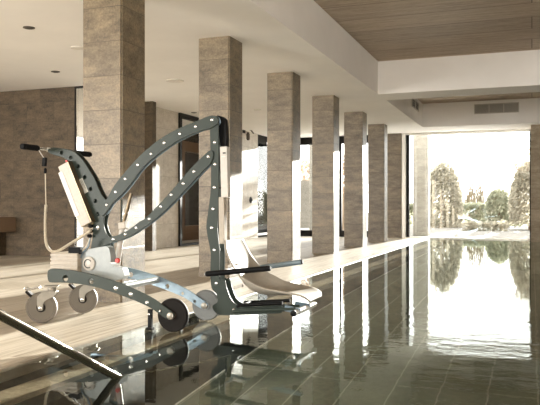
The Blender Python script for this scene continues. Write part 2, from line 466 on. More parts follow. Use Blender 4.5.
f.box(XD-.16, XD-.06, yb, yb+.12, zb_+.12, zt_-.28); f.box(XD-.16, XD-.06, yb+.12, 19.7, zb_+.12, zb_+.3)
fr = f.build('door_leaf', 'frame_wood', d1); fr['label'] = 'brown timber door leaf with glass'
MB().box(XD-.09, XD-.07, yb+.12, 19.7, zb_+.3, zt_-.28).build('pane', 'pane_glass', fr)
MB().box(XD-.09, XD-.07, 17.0, ya, 0, CZ).build('pane', 'pane_glass', d1)
MB().box(XD-.09, XD-.07, ya, 20.0, zt_, CZ).build('pane', 'pane_glass', d1)

# ------------------------------------------------------------------ columns
desc = ['nearest square stone clad column, standing behind the lift handle post',
        'second square stone column from the camera, directly behind the lift mast',
        'third square stone column from the camera, behind the lift seat',
        'fourth square stone column from the camera along the pool',
        'fifth square stone column from the camera along the pool',
        'sixth square stone column, last free standing one before the end wall',
        'farthest square stone column, built against the end wall beside the big window']
for i in range(7):
    y = CY+CS*i
    m = MB(); g = .014
    # square shaft with a thin shadow gap at each corner and at the ceiling
    y2 = min(y+CD, YE+.05)
    pts = [(XL+g, y), (XR-g, y), (XR-g, y+g), (XR, y+g), (XR, y2-g), (XR-g, y2-g), (XR-g, y2), (XL+g, y2), (XL+g, y2-g), (XL, y2-g), (XL, y+g), (XL+g, y+g)]
    lo = [m.b.verts.new((a, c, 0)) for a, c in pts]; hi = [m.b.verts.new((a, c, CZ)) for a, c in pts]
    for k in range(12): m.b.faces.new((lo[k], lo[(k+1) % 12], hi[(k+1) % 12], hi[k]))
    m.b.faces.new(lo[::-1]); m.b.faces.new(hi)
    tag(m.build('column', 'column_stone'), desc[i], 'column', 'stone columns along the pool')

# ------------------------------------------------------------------ small fittings
def vent_y(name, x0, x1, y, z0, z1, cells, label):
    e = empty(name, ((x0+x1)/2, y, z0)); tag(e, label, 'vent')
    MB().box(x0+.01, x1-.01, y-.004, y, z0+.01, z1-.01).build('backing', 'vent_shadow', e)
    f = MB(); t = .018
    f.box(x0, x1, y-.02, y, z0, z0+t); f.box(x0, x1, y-.02, y, z1-t, z1)
    for k in range(cells+1):
        xx = x0+(x1-x0-t)*k/cells; f.box(xx, xx+t, y-.02, y, z0+t, z1-t)
    f.build('vent_frame', 'vent_metal', e)
    s = MB(); n = 9
    for k in range(n):
        zz = z0+t+(z1-z0-2*t)*(k+.5)/n; s.obox(((x0+x1)/2, y-.010, zz), ((x1-x0)/2-t, 0, 0), (0, .007, -.006), (0, .001, .0012))
    s.build('louvres', 'vent_metal', e)
vent_y('air_vent', -1.52, -.33, 20.45, 3.57, 3.85, 3, 'long louvred air vent high in the end of the far ceiling recess')
e = empty('air_vent', (RX, 19.1, 3.6)); tag(e, 'small louvred air vent on the left side face of the far ceiling recess', 'vent')
MB().box(RX, RX+.004, 18.5, 19.6, 3.62, 3.82).build('backing', 'vent_shadow', e)
f = MB(); f.box(RX, RX+.02, 18.48, 19.62, 3.60, 3.62); f.box(RX, RX+.02, 18.48, 19.62, 3.82, 3.84)
for yy in (18.48, 19.04, 19.60): f.box(RX, RX+.02, yy, yy+.02, 3.62, 3.82)
f.build('vent_frame', 'vent_metal', e)
s = MB()
for k in range(7): s.obox((RX+.01, 19.05, 3.635+.0275*k), (.007, 0, -.005), (0, .54, 0), (.001, 0, .0012))
s.build('louvres', 'vent_metal', e)

def ceil_pt(px, py):
    d = F*(EYE-CZ)/(py-HOR); t = tx(px); Y = d/(cos(TH)-t*sin(TH)); return t*Y, Y
for (px, py), lab in (((29, 27.5), 'dark slot downlight in the ceiling at upper left, nearest the camera'),
                      ((55.5, 71.5), 'small grey slot downlight in the ceiling above the left stone wall'),
                      ((194, 112.5), 'tiny downlight in the ceiling just left of the second column')):
    x, y = ceil_pt(px, py); e = empty('ceiling_light', (x, y, CZ)); tag(e, lab, 'ceiling light')
    MB().lathe([(.075, 0), (.075, -.008), (.055, -.012)], (x, y, CZ), 'z', 24).build('trim_ring', 'lamp_metal', e, 40)
    MB().lathe([(.05, -.011), (.045, -.016)], (x, y, CZ), 'z', 20).build('lens', 'vent_shadow', e)
for (px, py), r, lab in (((175, 80.5), .16, 'round white flush ceiling disc between the first and second columns'),
                         ((257.5, 109.5), .09, 'small white ceiling disc between the second and third columns'),
                         ((78, 47.5), .1, 'small white ceiling disc left of the nearest column')):
    x, y = ceil_pt(px, py); e = empty('ceiling_speaker', (x, y, CZ)); tag(e, lab, 'ceiling speaker')
    MB().lathe([(r, 0), (r, -.012), (r-.015, -.016)], (x, y, CZ), 'z', 32).build('rim', 'vent_metal', e, 40)
    MB().lathe([(r-.014, -.015), (r-.02, -.018)], (x, y, CZ), 'z', 32).build('grille', 'lamp_disc', e)

# floating stone bench on the left wall
x0, z1 = onY(7, 217, 11.0); z0 = onY(7, 232, 11.0)[1]
e = empty('wall_bench', (-11, 10.9, z0)); tag(e, 'thick stone bench ledge fixed along the stone wall at far left', 'bench')
MB().box(-12.6, x0, 10.6, 11.25, z0, z1).build('seat', 'bench_stone', e, bevel=.006)
MB().box(-12.4, x0-.25, 10.9, 11.25, 0, z0).build('support', 'wall_stone', e)

# wall lamp and small switch on the pale left wall
ly, lz = onX(246, 131, -8.02)
e = empty('wall_lamp', (WLX, ly, lz)); tag(e, 'dark wall lamp on a bracket high on the pale left wall', 'wall lamp')
MB().box(WLX, WLX+.03, ly-.08, ly+.08, lz-.06, lz+.10).build('back_plate', 'frame_dark', e)
MB().tube([(WLX+.02, ly, lz+.05), (WLX+.16, ly-.06, lz+.07), (WLX+.20, ly+.1, lz+.03), (WLX+.2, ly+.3, lz-.05)], .022, 8).build('arm', 'lamp_metal', e, 40)
MB().lathe([(.03, .06), (.055, 0), (.055, -.14), (.03, -.18)], (WLX+.14, ly+.02, lz-.10), 'z', 16).build('lamp_shade', 'lamp_metal', e, 40)
sy, sz = onX(250.5, 200, WLX)
e = empty('wall_switch', (WLX, sy, sz)); tag(e, 'small dark switch knob on the pale left wall below the lamp', 'switch')
MB().lathe([(.10, 0), (.10, .015), (.07, .02)], (WLX, sy, sz), 'x', 24).build('plate', 'frame_dark', e, 40)
MB().lathe([(.05, .02), (.045, .05)], (WLX, sy, sz), 'x', 18).build('knob', 'lift_black', e, 40)

# stainless handrail going down into the water
RXX = -2.2
def rail(px, py):
    Y, Z = onX(px, py, RXX); return Vector((RXX, Y, Z))
a = rail(-60, 283); b_ = rail(117, 377)
dirv = (b_-a).normalized()
e = empty('handrail', (RXX, b_.y, PD)); tag(e, 'polished stainless steel handrail tube sloping down into the pool at lower left', 'handrail')
pts = [a-dirv*.5+Vector((0, -.25, -.0)), a-dirv*.25, a, b_, b_+dirv*1.0, b_+dirv*1.75]
pts[0] = a-dirv*.5
MB().tube(pts, .023, 20).build('tube', 'rail_steel', e, 40)
low = a-dirv*.5
MB().tube([low, (RXX, low.y, 0)], .023, 16).build('upright', 'steel', e, 40)
end = b_+dirv*1.75
MB().tube([end, (RXX, end.y, PD+.004)], .023, 16).build('foot_post', 'steel', e, 40)
MB().lathe([(.06, 0), (.06, .012), (.03, .016)], (RXX, low.y, 0), 'z', 24).build('base_flange', 'steel', e, 40)

# ------------------------------------------------------------------ pool lift
YN, YF = 5.01, 5.11        # near and far arm plates
BN, BF = 4.77, 5.36        # near and far base plates
lift = empty('pool_lift', (-3.1, 5.06, 0))
tag(lift, 'grey green wheeled pool lift with perforated arms and an ivory seat over the water', 'pool lift')
PT = .012
def px2(pts, Y): return [onY(px, py, Y) for px, py in pts]
def plate_part(name, pts, Y, mat='lift_paint', holes=(), hr=.013, sub=3, th=PT, Yref=None, parent=None):
    yr = Y if Yref is None else Yref
    lp = smooth_loop(px2(pts, yr), sub)
    hs = [circ(*onY(hx, hy, yr), hr) for hx, hy in holes]
    m_ = MB(); m_.plate(lp, Y, Y+th, hs)
    return m_.build(name, mat, parent or lift, bevel=.002)

upper = [(103.5, 202.5), (107.5, 199), (114.8, 185.9), (126.7, 171), (141.5, 154.8), (159.3, 140), (177, 129.6), (194.8, 122.2), (208.1, 116.6), (214, 115.6), (218, 118), (218, 124), (209.6, 129), (200.7, 131), (180, 140), (162.2, 151.9), (144.4, 166.7), (131, 184.4), (121, 196), (112.6, 203.7), (106.5, 213), (101.5, 216), (99, 210)]
ub = [(212.6, 120), (196.3, 126.7), (180.6, 134), (165, 143), (151.9, 154), (138.5, 165), (126, 179), (116.3, 192), (107.5, 205)]
lower = [(97, 243), (103, 239.5), (108.9, 236.9), (116.7, 235.6), (130, 229.4), (140, 221.7), (147.4, 217), (171.1, 191.9), (188.9, 171.1), (206.7, 153.3), (211.5, 150.5), (214, 154), (211, 163.7), (202.2, 172.6), (180, 196.3), (160, 216), (142, 229.3), (127.4, 238), (109.6, 244), (101, 247.5)]
lb = [(209, 156.9), (194.8, 171.7), (183.9, 183.6), (172, 194.8), (161.6, 206.7), (150, 219), (136.9, 227.8), (126, 234.3), (114, 239.2)]
mast = [(210, 118.5), (214, 115.5), (218, 118), (218.5, 124), (218.5, 159), (218.5, 189), (218.2, 210), (217.2, 228), (219.2, 248.5), (219.3, 265), (219.3, 279),
        (224.5, 279.5), (226.2, 287), (230.4, 298), (236.5, 304.5), (250, 306.5), (280, 305.8), (281, 309), (281, 313.2), (266, 313.9), (240, 315), (222.5, 315.3), (216.5, 313.6), (212.6, 308.6), (213, 305), (217, 302.5), (217.6, 298.5), (216, 293.5), (211.5, 288), (210.3, 276), (210.4, 262), (210.4, 251.5), (206.2, 228), (208.3, 210), (210.8, 186), (210.4, 153), (209.6, 124)]
mb = [(214.7, 142.4), (215, 164.3), (214.4, 187.4), (213, 209), (211.8, 227.8), (214.3, 250), (216.4, 283.4), (233.8, 310.2)]
post = [(91.9, 250), (92.2, 239.4), (92.6, 224), (88.9, 213.9), (85, 201.9), (80.5, 188.9), (75.9, 177.2), (71.4, 166.9), (66.9, 160.6), (62.5, 157.4), (55, 155.2), (49, 152.8), (47.4, 150), (50, 148.2), (54.8, 147.4), (63.7, 148.7), (70, 150.2), (74.6, 152), (82.4, 159.7), (88.9, 169.5), (94.7, 179.2), (98.6, 188.9), (102.5, 196), (106.4, 200.8), (107.8, 206), (105.8, 212.8), (103.9, 218), (103.4, 225), (105.6, 232.8), (109, 238), (109.6, 244), (107.5, 250)]
ph = [(61.5, 152.6), (70.8, 157.6), (78.3, 166.3), (84.7, 177.3), (90.5, 189), (95.4, 201), (97.8, 214)]
post_h = [(x, y) for x, y in ph]
for nm, pts, hs in (('post_plate', post, post_h), ('upper_arm_plate', upper, ub[1:-1]), ('lower_arm_plate', lower, lb[1:]), ('mast_plate', mast, mb)):
    off = {'post_plate': 0, 'upper_arm_plate': -.0125, 'lower_arm_plate': -.0125, 'mast_plate': 0}[nm]
    hr = .017 if nm == 'post_plate' else .0125
    plate_part(nm, pts, YN+off, holes=hs, hr=hr, Yref=YN)
    if off: plate_part(nm, pts, YN+.030, 'lift_pale_blue', holes=hs, hr=hr, Yref=YN)['label'] = 'inner arm plate, edge highlight coloured in pale blue grey'  # pale colour paints the highlight along the arm's lower edge
    else: plate_part(nm, pts, YF if nm == 'mast_plate' else YN+.055, holes=hs, hr=hr, Yref=YN)
# bright spacer bolts through the plates
def bolt(px, py, y0, y1, r=.0135, Yref=YN, mat='steel'):
    x, z = onY(px, py, Yref)
    o = MB().lathe([(r*.55, y0-.007), (r*.9, y0-.004), (r*.9, y0), (r*.72, y0+.001), (r*.72, y1-.001), (r*.9, y1), (r*.9, y1+.004), (r*.55, y1+.007)], (x, 0, z), 'y', 14).build('spacer_bolt', mat, lift, 40)
    return o
for q in ub+lb: bolt(*q, YN-.013, YN+.043)
cap = [(214, 116), (217, 115), (221.5, 117.5), (223, 122), (223.6, 146), (218.5, 146), (216, 130)]  # outline of the added black shade piece at the mast top
MB().plate(smooth_loop(px2(cap, YN), 3), YN+.045, YF-.002).build('mast_shade_fill', 'lift_black', lift, bevel=.003)  # added black piece painting the shade inside the mast top
for q in mb: bolt(*q, YN-.001, YF+.013)
bolt(98, 227.5, YN-.001, YN+.068, .02)
# web strip closing the handle curve between its two plates
edge = smooth_loop(px2([(55, 147.9), (63.7, 149.2), (70, 150.8), (74.6, 152.5), (82, 160), (88.5, 169.8), (94.2, 179.5), (98.2, 189.2), (102, 196.3), (106, 201.2)], YN), 3, False)
m = MB(); g = []
for i, (x, z) in enumerate(edge):
    a = Vector(edge[max(i-1, 0)]); b_ = Vector(edge[min(i+1, len(edge)-1)]); d = (b_-a).normalized(); nrm = Vector((d.y, -d.x))
    g.append([m.b.verts.new((x-k*nrm.x*.006, yy, z-k*nrm.y*.006)) for yy in (YN+PT, YN+.055) for k in (0, -1)])
for a, c in zip(g, g[1:]):
    for i, j in ((0, 2), (2, 3), (3, 1), (1, 0)): m.b.faces.new((a[i], a[j], c[j], c[i]))
m.b.faces.new((g[0][0], g[0][2], g[0][3], g[0][1])); m.b.faces.new((g[-1][0], g[-1][2], g[-1][3], g[-1][1]))
m.build('post_web', 'lift_black', lift)['label'] = 'black inner web strip of the handle post'

# small printed plate on the post
cx, cz = onY(82.2, 186.6, YN); ax = Vector((onY(86.5, 193.5, YN)[0]-onY(80.5, 180, YN)[0], 0, onY(86.5, 193.5, YN)[1]-onY(80.5, 180, YN)[1])).normalized()
px_ = Vector((ax.z, 0, -ax.x)) if True else None
pl = MB().obox((cx, YN-.0015, cz), ax*.066, (0, .0014, 0), px_*.036).build('rating_label', 'decal_white', lift)
pl['label'] = 'white printed label with dark lines of text'
m = MB()
for k, (s0, ln) in enumerate(((-.024, .8), (-.012, .5), (0, .85), (.012, .6), (.024, .3))):
    m.obox(Vector((cx, YN-.0032, cz))+px_*s0+ax*(-.054*(1-ln)), ax*.054*ln, (0, .0004, 0), px_*.0016)
m.obox(Vector((cx, YN-.0032, cz))+px_*.016+ax*.044, ax*.010, (0, .0004, 0), px_*.008)
m.build('label_text', 'decal_text', pl)

# T handle with grips
x, z = onY(44, 149, 5.0)
hb = MB().tube([(x, 4.76, z), (x, 5.64, z)], .013, 14).build('handle_bar', 'steel', lift, 40)
for y0, y1 in ((4.72, 4.92), (5.44, 5.68)):
    prof = [(.012, y0-.004), (.024, y0), (.026, y0+.02)]
    nn = 12
    for k in range(nn):
        yy = y0+.02+(y1-y0-.04)*(k+.5)/nn; prof += [(.0255, yy-.006), (.023, yy), (.0255, yy+.006)]
    prof += [(.026, y1-.02), (.022, y1), (.013, y1+.002)]
    gx = MB().lathe(prof, (x, 0, z), 'y', 20).build('grip', 'grip_black', lift, 40); gx['label'] = 'black rubber grip'
# clamp joining bar to plates
m = MB(); xa, za = onY(51, 150.5, YN); m.tube([(x, YN+.034, z), (xa+.02, YN+.034, za)], .018, 12)
m.build('handle_stem', 'steel', lift, 40)
# hand control hung from the bar with its coiled cable
hx, hz = onY(44.5, 162, 4.95)
MB().tube([(x, 4.93, z-.013), (hx-.005, 4.93, hz+.05), (hx, 4.95, hz+.03)], .004, 8).build('hanging_loop', 'white_plastic', lift, 40)
hc = MB().obox((hx, 4.95, hz), (.018, 0, 0), (0, .014, 0), (.004, 0, .038)).build('hand_control', 'grip_black', lift, bevel=.006)
q = P3(45.3, 171.3, 4.95)
MB().lathe([(.004, .03), (.012, .022), (.014, -.01), (.006, -.02)], q, 'z', 14).build('cable_plug', 'grip_black', hc, 40)
path = [P3(*c, 4.95) for c in ((45.3, 173), (45.6, 190), (46, 206))]
MB().tube([tuple(v) for v in smooth_loop(path, 4, False)], .0045, 8).build('cable', 'cable', lift, 40)
path = [P3(*c, 4.95) for c in ((46, 205), (45.2, 220), (45.5, 238), (47.5, 247), (52, 251.5), (58, 251), (68, 245), (78, 239), (86, 234), (91, 230))]
sp = smooth_loop(path, 12, False); pts = []; acc = 0
# fine coil around the path
dense = []
for a, c in zip(sp, sp[1:]):
    for k in range(8): dense.append(Vector(a).lerp(Vector(c), k/8))
split = int(len(dense)*.5); per = 5
m = MB(); coil = []; ang = 0
for i, p in enumerate(dense[:-1]):
    d = (dense[i+1]-p); L = d.length; d.normalize()
    sd = Vector((0, 1, 0)); n2_ = d.cross(sd).normalized()
    ang += L/.0085*2*pi
    coil.append(p+.0085*(cos(ang)*sd+sin(ang)*n2_))
core = MB().tube([tuple(p) for p in dense[::6]], .0095, 8).build('coiled_cable', 'cable', lift, 40)
rib = MB()
for i in range(0, len(dense)-1, 4):
    p = dense[i]; d = (dense[i+1]-p).normalized()
    sd = Vector((0, 1, 0)); n2_ = d.cross(sd).normalized()
    ring = [p+.0105*(cos(2*pi*k/8)*sd+sin(2*pi*k/8)*n2_) for k in range(9)]
    rib.tube(ring, .0022, 5)
rib.build('coil_rings', 'cable', core, 60)

# tilted ivory control box on the rear of the post
def boxaxis(p0, p1, w, y0, y1, name, mat, Y, off=0.0, parent=None, bev=.006):
    a = Vector(onY(*p0, Y)); c = Vector(onY(*p1, Y)); d = (c-a); L = d.length; d.normalize(); nrm = Vector((d.y, -d.x))
    ctr = (a+c)/2+nrm*off
    return MB().obox((ctr.x, (y0+y1)/2, ctr.y), (d.x*L/2, 0, d.y*L/2), (0, (y1-y0)/2, 0), (nrm.x*w/2, 0, nrm.y*w/2)).build(name, mat, parent or lift, bevel=bev)
cb = boxaxis((62.6, 164), (85.6, 225), .108, 4.955, 5.18, 'control_box', 'ivory_plastic', 4.955)
cb['label'] = 'long ivory control box tilted along the post'
boxaxis((60.4, 172), (77.5, 216), .044, 4.951, 4.956, 'front_panel', 'white_plastic', 4.955, .0, cb, .001)
boxaxis((67.2, 161), (91.2, 222), .012, 4.950, 5.18, 'edge_strip', 'bronze', 4.955, -.002, cb, .002)
q = P3(66.6, 161, 4.945); MB().obox(q, (.008, 0, 0), (0, .006, 0), (0, 0, .008)).build('warning_light', 'red_plastic', cb, bevel=.002)
# black connectors at the post foot
m = MB()
for px, py in ((90.6, 226), (90.4, 231), (89.6, 236)): m.lathe([(.01, -.016), (.021, -.008), (.021, .008), (.01, .016)], P3(px, py, 4.985), 'z', 12)
m.build('cable_connector', 'grip_black', lift, 40)

# base: white casting, ribbed battery, cross beams
cast = [(75, 277), (75.5, 266), (78, 258.5), (83, 252), (89, 249.3), (100, 247), (108, 247), (110.5, 256), (111, 264), (116, 267), (122, 268), (122.5, 279), (100, 279)]
lp = smooth_loop(px2(cast, 4.92), 3)
cs_ = MB().plate(lp, 4.92, 5.0).build('base_casting', 'cast_white', lift, bevel=.008)
cs_['label'] = 'white cast gear housing at the foot of the post'
x, z = onY(89.5, 263.5, 4.92)
MB().lathe([(.05, 4.90), (.058, 4.905), (.058, 4.921)], (x, 0, z), 'y', 30).build('round_cover', 'white_plastic', cs_, 40)
m = MB()
arc = [(x+.035*cos(t), 4.896, z+.035*sin(t)) for t in [pi*.2+k*pi*1.5/14 for k in range(15)]]
m.tube(arc, .004, 6); m.build('cover_ring', 'lift_paint', cs_, 40)
q = P3(117.5, 260.5, 4.915); MB().lathe([(.016, -.012), (.02, -.006), (.02, .012), (.012, .018)], q, 'y', 16).build('stop_button', 'red_plastic', cs_, 40)['label'] = 'red emergency stop button'
x0, z0 = onY(50, 273, 4.86); x1, z1 = onY(77, 253.5, 4.86)
rb = MB(); n = 5
rb.box(x0+.006, x1, 4.866, 5.24, z0, z1)
for k in range(n):
    za = z0+(z1-z0)*(k+.12)/n; zb = z0+(z1-z0)*(k+.8)/n; rb.box(x0, x1+.004, 4.86, 5.246, za, zb)
bt = rb.build('battery_pack', 'ivory_plastic', lift, bevel=.004); bt['label'] = 'ribbed ivory battery pack'
q0 = P3(68, 253.5, 4.88); q1 = P3(80, 247.5, 4.88)
MB().box(q0.x, q1.x, 4.88, 4.98, q0.z-.004, q1.z).build('battery_latch', 'grip_black', bt, bevel=.006)
m = MB()
for px in (75,):
    q = P3(px, 246, 4.93); m.lathe([(.006, -.03), (.006, .02), (.009, .024), (.004, .03)], q, 'z', 10)
m.build('battery_terminal', 'steel', bt, 40)
for dx in (0, .035):
    path = [P3(*c, 4.91) for c in ((90, 238), (86+dx*60, 247), (79+dx*90, 254), (76+dx*100, 263), (75.6+dx*100, 271))]
    MB().tube([tuple(v) for v in smooth_loop(path, 5, False)], .006, 8).build('loop_cable', 'lift_pale_blue' if dx else 'cable', lift, 40)

# base side plates
base = [(47.3, 274), (48.5, 270), (54.8, 268.7), (71, 270.3), (84, 272.6), (97.8, 276), (118.5, 282.4), (139, 291.2), (154, 299), (164, 306.2), (172, 312), (173.6, 316), (170, 319.5), (165, 318.2), (157.5, 312.8), (147.5, 306.4), (130.4, 298.9), (112.6, 292.4), (95, 287), (80, 284.2), (65, 282.7), (52, 282.6), (48.2, 281)]
bh = [(65.2, 278.2), (91, 281.3), (115.6, 288.2), (130.4, 294.3), (146.7, 302.4), (160, 311)]
lp = smooth_loop(px2(base, BN-.03), 3)
hs = [circ(*onY(px, py, BN-.03), r) for (px, py), r in zip(bh, (.026, .024, .020, .018, .014, .014))]
MB().plate(lp, BN-.030, BN-.016, hs).build('base_side_plate', 'lift_paint', lift, bevel=.003)
o = MB().plate(lp, BF-.030, BF-.016, hs).build('base_side_plate', 'lift_pale_blue', lift, bevel=.003)  # far copy of the plate, reflected sky put into its colour
o['label'] = 'far base side plate, sky reflection coloured in pale blue grey'
for (px, py), r in zip(bh[2:], (.017, .015, .012, .010)):
    x, z = onY(px, py, BN-.03)
    MB().lathe([(r*.7, BN-.036), (r, BN-.033), (r, BN-.029), (r*.8, BN-.028), (r*.8, BN-.014), (r*.6, BN-.010)], (x, 0, z), 'y', 16).build('plate_bolt', 'steel', lift, 40)
xa, za = onY(120, 287, BN); xb, zb = onY(60, 277, BN)
MB().tube([(xa+.02, BN+.02, za+.005), (xa+.02, BF-.04, za+.005)], .028, 18).build('cross_tube', 'cast_white', lift, 40)
MB().box(xb-.09, xb-.01, BN-.016, BF-.03, zb-.02, zb+.02).build('cross_beam', 'lift_paint', lift, bevel=.006)
xm, zm = onY(98, 281, BN)
xd = onY(112, 280, 4.95)[0]
MB().box(xb-.05, xd, 4.95, 5.17, zm-.02, zm+.035).build('base_deck', 'cast_white', lift, bevel=.006)

# wheels
WR = .130
def wheel(x, y, z, r, w, mats, par):
    t = MB().lathe([(r-.022, -w/2-.001), (r-.006, -w/2), (r, -w/4), (r, w/4), (r-.006, w/2), (r-.022, w/2+.001)], (x, y, z), 'y', 48).build('tyre', mats[0], par, 40)
    d = MB().lathe([(.02, -w/2-.004), (.036, -w/2-.004), (.040, -w/2+.004), (r*.55, -w/2+.010), (r-.03, -w/2+.004), (r-.021, -w/2-.0015), (r-.021, w/2+.0015), (r-.03, w/2-.004), (r*.55, w/2-.01), (.04, w/2-.004), (.036, w/2+.004), (.02, w/2+.004)], (x, y, z), 'y', 48).build('wheel_disc', mats[1], par, 40)
    h = MB().lathe([(.008, -w/2-.022), (.012, -w/2-.016), (.012, w/2+.016), (.008, w/2+.022)], (x, y, z), 'y', 16).build('axle', 'steel', par, 40)
zc = WR-.008
for y, mats, lab in ((BN, ('rubber', 'wheel_brown'), 'dark brown front wheel'), (BF, ('tyre_grey', 'wheel_pale'), 'far front wheel, brighter look coloured in pale grey')):  # far wheel's brighter look is put into its colours
    wx = -2.587
    p_ = MB().lathe([(.022, -.04), (.028, -.036), (.028, .044), (.022, .048)], (wx, y, zc), 'y', 24).build('front_wheel', 'fork_steel', lift, 40)
    p_['label'] = lab
    wheel(wx, y+.018, zc, WR, .042, mats, p_)
for y in (BN, BF-.02):
    wx, wz, r = -3.785, .128, .128
    sx = -3.70; top = .31
    MB.XF = Matrix.Translation((sx, y, 0)) @ Matrix.Rotation(radians(22), 4, 'Z') @ Matrix.Translation((-sx, -y, 0))
    fk = MB(); fk.box(sx-.055, sx+.055, y-.045, y+.045, top-.012, top)
    fk.lathe([(.034, top-.05), (.038, top-.03), (.032, top-.012)], (sx, y, 0), 'z', 24)
    for s in (-1, 1):
        out = [(sx-.055, top-.05), (sx+.035, top-.05), (sx+.02, top-.09), (wx+.03, wz+.05), (wx+.02, wz-.014), (wx, wz-.022), (wx-.02, wz-.014), (wx-.028, wz+.05), (wx-.02, wz+.10)]
        fk.plate(smooth_loop(out, 3), y+s*.034-.003, y+s*.034+.003)
    fk.box(sx-.085, sx+.04, y-.037, y+.037, top-.056, top-.048)
    p_ = fk.build('caster_fork', 'fork_steel', lift, bevel=.002)
    wheel(wx, y, wz, r, .044, ('tyre_beige', 'wheel_grey'), p_)
    br = MB(); br.obox((wx-.065, y, wz+.155), (.055, 0, .012), (0, .028, 0), (-.003, 0, .007)); br.obox((wx-.115, y, wz+.15), (.018, 0, -.010), (0, .032, 0), (.004, 0, .008))
    br.build('brake_pedal', 'steel', p_, bevel=.003)
    MB().obox((wx-.10, y, wz+.115), (.022, 0, -.022), (0, .03, 0), (.008, 0, .008)).build('brake_pad', 'rubber', p_, bevel=.003)
    MB().lathe([(.006, -.045), (.012, -.042), (.012, .042), (.006, .045)], (wx, y, wz), 'y', 14).build('axle', 'steel', p_, 40)
    MB.XF = None
# black parking foot in front of the near front wheel
x, z = onY(150.3, 313, BN); x2, z2 = onY(150.3, 324.5, BN)
ft = MB().box(x-.017, x+.017, BN-.012, BN+.012, -.006+.018, z+.03).build('parking_foot', 'lift_black', lift, bevel=.003)
MB().box(x-.026, x+.026, BN-.022, BN+.022, -.001, .020).build('foot_pad', 'rubber', ft, bevel=.004)
q = P3(150, 314, BN); MB().lathe([(.006, -.026), (.011, -.022), (.011, .01)], (q.x, BN, q.z), 'y', 14).build('foot_bolt', 'steel', ft, 40)

# actuator between base and upper arm
def P(px, py): return P3(px, py, 5.055)
a0, a1, a2 = P(116.5, 268), P(122.6, 227), P(131.5, 193)
MB().tube([a0, a1], [.026, .024], 20).build('actuator_body', 'white_plastic', lift, 40)['label'] = 'white actuator cylinder'
MB().tube([a1, a2], .016, 14).build('actuator_rod', 'bronze', lift, 40)['label'] = 'bronze coloured actuator rod'
MB().tube([P(121.6, 222), P(121.8, 199)], .006, 10).build('guide_rod', 'lift_paint', lift, 40)
MB().obox(P(123.4, 225.5), (.034, 0, .006), (0, .03, 0), (-.003, 0, .03)).build('actuator_collar', 'ivory_plastic', lift, bevel=.006)

# white housing behind the mast
mh = boxaxis((223.2, 146.5), (224.4, 197.5), .060, 4.99, 5.05, 'mast_housing', 'white_plastic', 4.99)
mh['label'] = 'white upright housing along the mast'
q = P3(224.2, 153, 4.986); MB().obox(q, (.012, 0, 0), (0, .002, 0), (0, 0, .006)).build('housing_badge', 'decal_text', mh)
MB().obox(P3(223.4, 156.5, 4.987), (.017, 0, 0), (0, .0015, 0), (0, 0, .004)).build('housing_badge', 'vent_metal', mh)
boxaxis((221, 197), (221.5, 244), .045, 5.0, 5.06, 'mast_rail', 'ivory_plastic', 5.0, bev=.005)

# seat shell
def seat_mesh():
    prof = [(233, 239.6), (235, 247.5), (238.5, 256.5), (243, 265.5), (247.5, 274.5), (252.5, 282.5), (260, 289), (271, 292.5), (285, 293), (299, 292.5), (308, 293.5), (313, 296), (315, 299.5)]
    C3 = [Vector(onY(a, c, 5.06)) for a, c in prof]
    sm = smooth_loop([tuple(v) for v in C3], 3, False)
    half = [.17, .205, .222, .24, .26, .28, .29, .28, .258, .24, .22, .19, .15]
    wing = [.0, .003, .006, .014, .036, .066, .08, .066, .04, .015, .003, .0, -.004]
    hs_ = smooth_loop([(a, c) for a, c in zip(half, wing)], 3, False)
    b = MB(); rows = []
    N = 18
    for i, ((x, z), (hw, wg)) in enumerate(zip(sm, hs_)):
        p0 = Vector(sm[max(i-1, 0)]); p1 = Vector(sm[min(i+1, len(sm)-1)]); t = (p1-p0).normalized(); n_ = Vector((-t.y, t.x))
        if n_.x < 0 and n_.y < 0: n_ = -n_
        if n_.dot(Vector((.7, .7))) < 0: n_ = -n_
        row = []
        for k in range(N+1):
            u = -1+2*k/N; lift_ = wg*max(0, (abs(u)-.35)/.65)**2.0
            dish = -.006*(1-u*u)
            y = 5.06+hw*u*(1-.10*max(0, abs(u)-.8)/.2*(wg/.1))
            row.append(b.b.verts.new((x+n_.x*(lift_+dish), y, z+n_.y*(lift_+dish))))
        rows.append(row)
    for a, c in zip(rows, rows[1:]):
        for k in range(N): b.b.faces.new((a[k], a[k+1], c[k+1], c[k]))
    o = b.build('seat_shell', 'seat_plastic', lift, 60)
    md = o.modifiers.new('thick', 'SOLIDIFY'); md.thickness = .014; md.offset = -1
    md = o.modifiers.new('round', 'BEVEL'); md.width = .004; md.segments = 2; md.limit_method = 'ANGLE'; md.angle_limit = radians(50)
    return o
seat = seat_mesh(); seat['label'] = 'ivory moulded bucket seat'
for (px, py) in ((233, 265.5), (238, 286.5)):
    q = P3(px, py, 4.93); MB().obox(q, (.04, 0, .01), (0, .012, 0), (0, 0, .012)).build('seat_bracket', 'white_plastic', lift, bevel=.004)
# arm rests
for (p0, p1, y, mat, lab) in (((206.5, 274), (270, 268.3), 4.81, 'grip_black', 'near black padded armrest'), ((228, 271.8), (302, 262), 5.31, 'lift_pale_blue', 'far pale blue grey armrest')):
    a = P3(*p0, y); c = P3(*p1, y)
    ar = MB().tube([a, a.lerp(c, .01), a.lerp(c, .99), c], [.014, .021, .021, .015], 18).build('armrest', mat, lift, 40); ar['label'] = lab
    MB().tube([c-(c-a).normalized()*.004, c+(c-a).normalized()*.006], [.02, .016], 16).build('end_cap', 'lift_black', ar, 40)
    if y < 5: MB().tube([a+(a-c).normalized()*.006, a], [.016, .02], 16).build('end_cap', 'lift_black', ar, 40)
q = P3(214, 273, 5.0)
MB().tube([(q.x+.02, 4.81, q.z+.008), (q.x+.02, 5.31, q.z+.008)], .013, 14).build('armrest_axle', 'steel', lift, 40)
